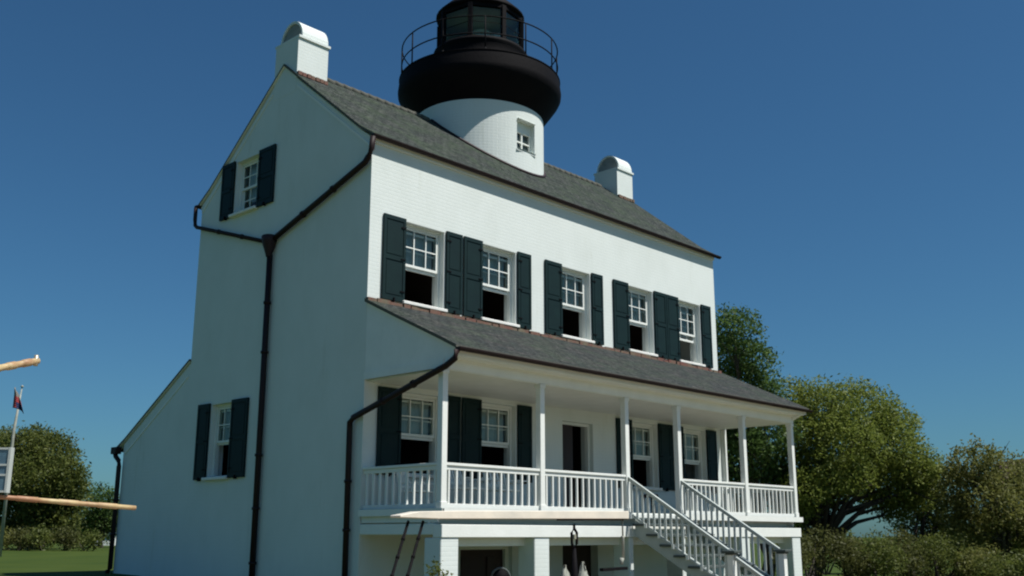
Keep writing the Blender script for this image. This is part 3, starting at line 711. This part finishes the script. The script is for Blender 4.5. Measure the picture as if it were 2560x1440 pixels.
mb = MB(); obox(mb, bx-ux*.05, .078, .022, z0+.02, z0+.34); mb.build('lamp_box', ['blue'], ms)
mb = MB()
for i in (-.13, .035): obox(mb, bx+ux*i, .009, .03, z0, z0+.36)
for z in (z0+.01, z0+.14, z0+.22, z0+.35): obox(mb, bx-ux*.05, .085, .028, z-.008, z+.008)
mb.build('lamp_box_frame', ['rail'], ms)

# flagpole and flag out on the lawn
F0 = at(9, 1300, 40); fp_ = thing('flagpole', 'white flagpole on the far lawn at the left edge', 'flagpole', (F0.x, F0.y, ground_h(F0.x, F0.y)))
mb = MB(); z1 = at(27, 1075, 40).z; z2 = at(27, 955, 40).z
mb.tube([(F0.x, F0.y, .6), (F0.x, F0.y, z1), (F0.x+.1, F0.y-.1, z2)], [.07, .06, .02], 10); mb.lathe([(0, -.06), (.07, 0), (0, .07)], (F0.x+.1, F0.y-.1, z2), 10)
mb.build('pole', ['canvas'], fp_)
fl_ = MB(); c = at(36, 968, 40); rows, cols = 10, 8; vs = []; ms_ = []
for j in range(rows+1):
    for i in range(cols+1):
        f = i/cols; g_ = j/rows; wdt = .10+.42*g_**.7
        vs.append(c + ux*(f*wdt) + Vector((0, 0, -g_*.80-.25*f*f)) + uy*.07*math.sin(f*9+g_*2))
fs = [(j*(cols+1)+i, j*(cols+1)+i+1, (j+1)*(cols+1)+i+1, (j+1)*(cols+1)+i) for j in range(rows) for i in range(cols)]
for q, f in enumerate(fs):
    j, i = divmod(q, cols); fl_.add([vs[k] for k in f], [(0, 1, 2, 3)], 1 if (j > 6 and i > 2) else (0 if j > 3 else 2), True)
o = fl_.build('flag', ['cloth', 'cloth2', 'cloth3'], fix=False); tag(o, 'drooping red and dark blue flag on the white flagpole', 'flag')
sm = o.modifiers.new('solid', 'SOLIDIFY'); sm.thickness = .01

# far small things
p = at(268, 1366, 70); z = ground_h(p.x, p.y)-.1
sh = thing('shed', 'tiny white shed beyond the lawn beside the left house corner', 'shed', (p.x, p.y, z))
mb = MB(); obox(mb, Vector((p.x, p.y, z)), .62, .6, z, z+.85); mb.build('wall', ['white'], sh)
mb = MB(); obox(mb, Vector((p.x, p.y, z)), .72, .7, z+.85, z+.95); mb.build('roof', ['blue'], sh)
p = at(2575, 1345, 62); z = 0
hs = thing('far_house', 'brown roofed white house half hidden by trees at the right edge', 'house', (p.x, p.y, 0))
mb = MB(); obox(mb, Vector((p.x, p.y, 0)), 1.1, 3, -.5, 4.3); mb.build('wall', ['white'], hs)
mb = MB(); C_ = Vector((p.x, p.y, 0)); vs = []
for j in (-3.3, 3.3):
    for i, zz in ((-1.5, 4.35), (1.5, 4.35), (0, 6.2), ): vs.append(C_+ux*i+uy*j+Vector((0, 0, zz)))
mb.add(vs, [(0, 1, 2), (3, 5, 4), (0, 3, 4, 1), (1, 4, 5, 2), (2, 5, 3, 0)]); mb.build('roof', ['housered'], hs)

# ------------------------------------------------------------------ foliage
LM = dict(
 olive=leaf_mat('olive_leaves', (.10, .125, .024), (.165, .205, .038), (.24, .28, .06)),
 green=leaf_mat('green_leaves', (.035, .072, .020), (.075, .130, .032), (.13, .20, .050)),
 brown=leaf_mat('brown_green_leaves', (.095, .098, .032), (.150, .160, .040), (.215, .21, .06)),
 low=leaf_mat('low_leaves', (.050, .056, .018), (.085, .095, .026), (.135, .14, .045)),
 deep=leaf_mat('deep_leaves', (.060, .075, .019), (.105, .130, .029), (.17, .19, .044)))
def leaves(rng, lobes, dens, size, shell=.55, flat=.85):
    """leaf quads through a set of ellipsoid lobes, bunched in twig clusters, thinner towards each lobe's middle"""
    Cs = []; Ts = []
    for (c, r) in lobes:
        c = np.array(c); r = np.array(r if hasattr(r, '__len__') else (r, r, r*flat), float)
        area = 4*math.pi*(r.mean()**2); nt_ = max(8, int(area*dens/9))
        v = rng.normal(size=(nt_, 3)); v /= np.linalg.norm(v, axis=1)[:, None]
        rad = shell + (1-shell)*rng.random(nt_)**.6
        rad *= 1 + .16*np.sin(v[:, 0]*5+c[0]*3)*np.sin(v[:, 2]*6+c[1]*2) + rng.normal(0, .045, nt_)
        keep = rng.random(nt_) < (.55 + .45*np.clip(np.sin(v[:, 0]*7+c[1]*5)+np.sin(v[:, 1]*8+c[0]*4)+np.sin(v[:, 2]*7+1)+1.2, 0, 1))
        tw = c + v*rad[:, None]*r; tw = tw[keep]; tint = rng.random(len(tw))
        k = 9; cc = np.repeat(tw, k, 0) + rng.normal(0, size*2.0, (len(tw)*k, 3)); Cs.append(cc)
        Ts.append(np.clip(np.repeat(tint, k)*.6 + rng.random(len(cc))*.4, 0, 1))
    Cc = np.concatenate(Cs); T = np.concatenate(Ts); n = len(Cc)
    nrm = rng.normal(size=(n, 3)) + np.array([0, 0, .6]); nrm /= np.linalg.norm(nrm, axis=1)[:, None]
    a = np.cross(nrm, rng.normal(size=(n, 3))); a /= np.linalg.norm(a, axis=1)[:, None]; b = np.cross(nrm, a)
    s = (size*(.6+.8*rng.random(n)))[:, None]
    q = np.stack([Cc-a*s, Cc-b*s*.45, Cc+a*s, Cc+b*s*.45], 1).reshape(-1, 3)
    return q, T
def leaf_obj(name, q, T, m, parent=None):
    n = len(q)//4; off = np.array(world_loc(parent)) if parent is not None else np.zeros(3)
    me = bpy.data.meshes.new(name); me.vertices.add(len(q)); me.vertices.foreach_set('co', (q-off).astype(np.float32).ravel())
    me.loops.add(len(q)); me.loops.foreach_set('vertex_index', np.arange(len(q), dtype=np.int32))
    me.polygons.add(n); me.polygons.foreach_set('loop_start', np.arange(0, len(q), 4, dtype=np.int32))
    me.polygons.foreach_set('loop_total', np.full(n, 4, dtype=np.int32))
    me.update(calc_edges=True); at_ = me.attributes.new('tint', 'FLOAT', 'FACE'); at_.data.foreach_set('value', T.astype(np.float32))
    me.materials.append(LM[m]); o = bpy.data.objects.new(name, me); COL.objects.link(o)
    if parent is not None: o.parent = parent
    return o
def limbs(mb, base, lobes, r0, rng):
    base = Vector(base); cen = Vector(np.mean([l[0] for l in lobes], 0)); fork = base.lerp(cen, .35); fork.x = base.x*.6+cen.x*.4; fork.y = base.y*.6+cen.y*.4
    mid = base.lerp(fork, .5)+Vector((rng.normal(0, .12), rng.normal(0, .12), 0))
    mb.tube([base-Vector((0, 0, .3)), mid, fork], [r0*1.3, r0, r0*.8], 9)
    for (c, r) in lobes:
        c = Vector(c); l = c-fork; m1 = fork+l*.4+Vector((rng.normal(0, .2), rng.normal(0, .2), l.length*.08)); m2 = fork+l*.75+Vector((rng.normal(0, .2), rng.normal(0, .2), 0))
        mb.tube([fork, m1, m2, c], [r0*.5, r0*.32, r0*.2, r0*.08], 6)
        for k in range(4):
            e = c+Vector(rng.normal(0, .55, 3))*(r if not hasattr(r, '__len__') else r[0]); mb.tube([m2, (m2+e)/2+Vector(rng.normal(0, .1, 3)), e], [r0*.14, r0*.09, r0*.03], 5)
def tree(name, label, cat, px_lobes, t, base_px, m, dens=60, size=.12, r0=.18, seed=1, group=None, shell=.5):
    """lobes as (px, py, radius px, depth offset m): their real places at about t metres from the camera"""
    rng = np.random.default_rng(seed); lobes = []
    for (x, y, r, dz) in px_lobes: lobes.append((tuple(at(x, y, t+dz)), r/FPX*(t+dz)))
    bx_ = at(base_px, 1340, t); base = (bx_.x, bx_.y, ground_h(bx_.x, bx_.y))
    root = thing(name, label, cat, base, group)
    mb = MB(); limbs(mb, base, lobes, r0, rng); mb.build('trunk', ['bark'], root, fix=False)
    q, T = leaves(rng, lobes, dens, size, shell); leaf_obj('crown', q, T, m, root)
    return root
G = 'trees round the lawn'
# right of the house
tree('tree', 'dark green tree rising behind the right corner of the house', 'tree',
     [(1835, 830, 70, 0), (1880, 900, 58, .8), (1800, 900, 75, 1), (1850, 960, 85, 1.2), (1790, 1010, 90, 2), (1905, 990, 50, .5), (1850, 1060, 80, 1), (1920, 1090, 75, 0), (1850, 1150, 85, .5), (1930, 1200, 70, 1), (1780, 1120, 80, 2), (1830, 1230, 80, 1)],
     33, 1900, 'green', 330, .062, .2, 3, G)
tree('tree', 'broad olive green tree, the largest one right of the porch', 'tree',
     [(2060, 1030, 90, 0), (2150, 1030, 90, .6), (2010, 1090, 80, -.4), (2110, 1110, 95, -.8), (2210, 1110, 90, 0), (2270, 1160, 72, .5), (1990, 1180, 70, .5), (2060, 1190, 62, 1.2), (2230, 1200, 80, .5), (2290, 1230, 55, .8), (2150, 1170, 70, 1.4), (1975, 1260, 50, 1.2), (1985, 1000, 55, 1), (2240, 1060, 55, 1), (2000, 1245, 62, .8), (1990, 1310, 48, 1), (2050, 1225, 50, 1.8), (2235, 1265, 48, .8), (2180, 1235, 38, 2.2), (2120, 1225, 36, 2.5), (2035, 1280, 50, 1.5), (1960, 1220, 60, .5), (2070, 1240, 36, 2), (2015, 1225, 58, -1.4), (2070, 1205, 50, -1.5), (2130, 1185, 52, -1.4), (1990, 1275, 42, -1), (2300, 1180, 50, 0)],
     34, 2010, 'olive', 400, .058, .22, 5, G)
tree('tree', 'dark drooping tree between the large olive tree and the right edge', 'tree',
     [(2310, 1260, 55, 1.5), (2275, 1310, 40, 2), (2350, 1200, 50, 1), (2370, 1290, 60, 1.5), (2290, 1200, 45, 2.5), (2340, 1330, 35, 1.5)],
     35, 2270, 'deep', 300, .06, .16, 6, G)
tree('tree', 'brownish green tree with ragged top at the right edge', 'tree',
     [(2430, 1160, 65, 0), (2500, 1190, 70, .5), (2390, 1220, 60, .5), (2470, 1260, 80, -.5), (2540, 1270, 75, 0), (2420, 1310, 65, 0), (2520, 1350, 70, .5), (2590, 1200, 60, 1), (2600, 1330, 80, .5)],
     33, 2500, 'brown', 340, .058, .2, 8, G)
# twigs against the sky at the right edge
rng = np.random.default_rng(11)
for i, (x, y, r, mtl, t, lab) in enumerate([
    (2020, 1390, 60, 'low', 30, 'brownish shrub against the last white pillar of the porch'),
    (2110, 1385, 62, 'low', 31, 'olive shrub under the large olive tree'),
    (2190, 1395, 60, 'deep', 30, 'green shrub below the gap in the trees'),
    (2270, 1400, 62, 'low', 31, 'olive shrub in front of the drooping tree'),
    (2350, 1405, 62, 'deep', 31, 'dark shrub right of the gap under the drooping tree'),
    (2440, 1410, 66, 'brown', 30, 'reddish brown shrub below the ragged tree'),
    (2530, 1420, 68, 'deep', 30, 'dark shrub in the bottom right corner')]):
    rng = np.random.default_rng(40+i); lob = []
    for k in range(6):
        yy = y + rng.uniform(-42, 26); lob.append((tuple(at(x+rng.uniform(-50, 50), yy, t+rng.uniform(-1.2, 1.2))), r*.72/FPX*t))
    c = at(x, y, t); root = thing('shrub', lab, 'shrub', (c.x, c.y, 0), 'shrubs under the right hand trees')
    mb = MB()
    for k in range(5):
        e = Vector(lob[k][0]); mb.tube([(c.x+rng.normal(0, .2), c.y+rng.normal(0, .2), -.1), e.lerp(Vector((c.x, c.y, 0)), .4), e], [.05, .035, .01], 5)
    mb.build('stems', ['bark'], root, fix=False); q, T = leaves(rng, lob, 260, .048, .2); leaf_obj('foliage', q, T, mtl, root)
rng = np.random.default_rng(77); c = at(1096, 1436, 13.2)
root = thing('shrub', 'small dark bush before the corner pillar at the bottom edge', 'shrub', (c.x, c.y, 0))
lob = [(tuple(c+Vector((0, 0, -.06))), .10), (tuple(c-ux*.05+Vector((0, 0, .05))), .05), (tuple(c+Vector((0, 0, -.3))), .2), (tuple(c+ux*.08+Vector((0, 0, -.1))), .12), (tuple(c+Vector((0, 0, -.65))), .26), (tuple(c+Vector((0, 0, -.9))), .28)]
mb = MB(); mb.tube([(c.x, c.y, -.1), (c.x, c.y, c.z*.6), (c.x, c.y, c.z)], [.03, .02, .008], 6); mb.build('stems', ['bark'], root, fix=False)
q, T = leaves(rng, lob, 900, .028, .2); leaf_obj('foliage', q, T, 'deep', root)
for i, (x, y, r, t, lab) in enumerate([
    (2060, 1362, 50, 44, 'dark far shrub left of the gap under the large olive tree'),
    (2160, 1388, 42, 45, 'dark far shrub below the gap under the large olive tree'),
    (2250, 1378, 44, 45, 'dark far shrub behind the drooping tree'),
    (2350, 1360, 50, 44, 'dark far shrub right of the drooping tree'),
    (2450, 1352, 55, 43, 'dark far shrub behind the ragged tree'),
    (2545, 1350, 60, 43, 'dark far shrub at the right edge behind the ragged tree')]):
    rng = np.random.default_rng(140+i); lob = [(tuple(at(x+rng.uniform(-50, 50), y+rng.uniform(-8, 16), t+rng.uniform(-1, 1))), r*.7/FPX*t) for k in range(6)]
    c = at(x, y, t); root = thing('shrub', lab, 'shrub', (c.x, c.y, ground_h(c.x, c.y)), 'shrubs under the right hand trees')
    mb = MB()
    for k in range(5): e = Vector(lob[k][0]); mb.tube([(c.x, c.y, -.2), e], [.05, .01], 5)
    mb.build('stems', ['bark'], root, fix=False); q, T = leaves(rng, lob, 130, .08, .15); leaf_obj('foliage', q, T, 'deep', root)
# left of the house
tree('tree', 'large dark round topped tree beyond the lawn at the left edge', 'tree',
     [(60, 1130, 68, 0), (130, 1135, 62, 0), (160, 1190, 55, -1), (90, 1200, 70, -1.5), (20, 1200, 70, 0), (170, 1250, 45, -.5), (110, 1270, 60, -1), (40, 1280, 65, 0), (0, 1120, 50, 1), (180, 1215, 38, 0), (-50, 1180, 80, 1), (100, 1100, 38, 1), (150, 1300, 50, -1)],
     56, 90, 'deep', 230, .09, .3, 21, G, .45)
tree('tree', 'small dark tree between the round tree and the left house corner', 'tree',
     [(250, 1240, 32, 0), (235, 1275, 34, 0), (270, 1290, 32, .5), (222, 1320, 30, 0), (290, 1265, 30, 1), (310, 1300, 40, 1), (260, 1325, 30, .5)],
     60, 255, 'green', 170, .085, .15, 22, G, .4)
for i, (x, y, r, mtl, lab) in enumerate([
    (-10, 1335, 34, 'brown', 'reddish brown bush at the left edge of the far lawn'),
    (50, 1338, 34, 'low', 'brown green bush beside the reddish one on the far lawn'),
    (108, 1338, 32, 'deep', 'dark bush at the foot of the round topped tree'),
    (165, 1342, 30, 'low', 'green low bush right of the dark bush on the far lawn'),
    (215, 1346, 24, 'deep', 'small dark bush left of the tiny white shed')]):
    rng = np.random.default_rng(60+i); lob = []; t = 52
    for k in range(5): lob.append((tuple(at(x+rng.uniform(-24, 24), y+rng.uniform(-6, 14), t+rng.uniform(-1.5, 1.5))), r*.72/FPX*t))
    c = at(x, y, t); gz = ground_h(c.x, c.y); root = thing('shrub', lab, 'shrub', (c.x, c.y, gz), 'bushes along the far lawn')
    mb = MB()
    for k in range(4): e = Vector(lob[k][0]); mb.tube([(c.x, c.y, gz-.1), e], [.05, .01], 5)
    mb.build('stems', ['bark'], root, fix=False); q, T = leaves(rng, lob, 150, .075, .2); leaf_obj('foliage', q, T, mtl, root)
# far off hedge line closing the view behind both groups
def hedge(name, label, pts, hgt, wd, m, dens, size, seed):
    rng = np.random.default_rng(seed); n = dens; q = []
    a, b = Vector(pts[0]), Vector(pts[1]); lob = []
    k = int((b-a).length/(wd*.8))
    for i in range(k):
        p = a.lerp(b, (i+.5)/k); lob.append(((p.x, p.y, p.z+hgt*.45+rng.uniform(-.1, .15)*hgt), (wd*.7, wd*.7, hgt*.55)))
    qq, T = leaves(rng, lob, dens, size, .3); o = leaf_obj(name, qq, T, m); tag(o, label, 'hedge', None, 'stuff')
hedge('woodland', 'far off dark line of woodland behind the right hand trees', ((95, 20, -1.2), (110, -75, -1.2)), 3.6, 5, 'deep', 7, .4, 5)
hedge('woodland', 'far off dark line of woodland beyond the left lawn', ((-30, 75, .3), (60, 80, .3)), 3.0, 4, 'deep', 8, .35, 6)
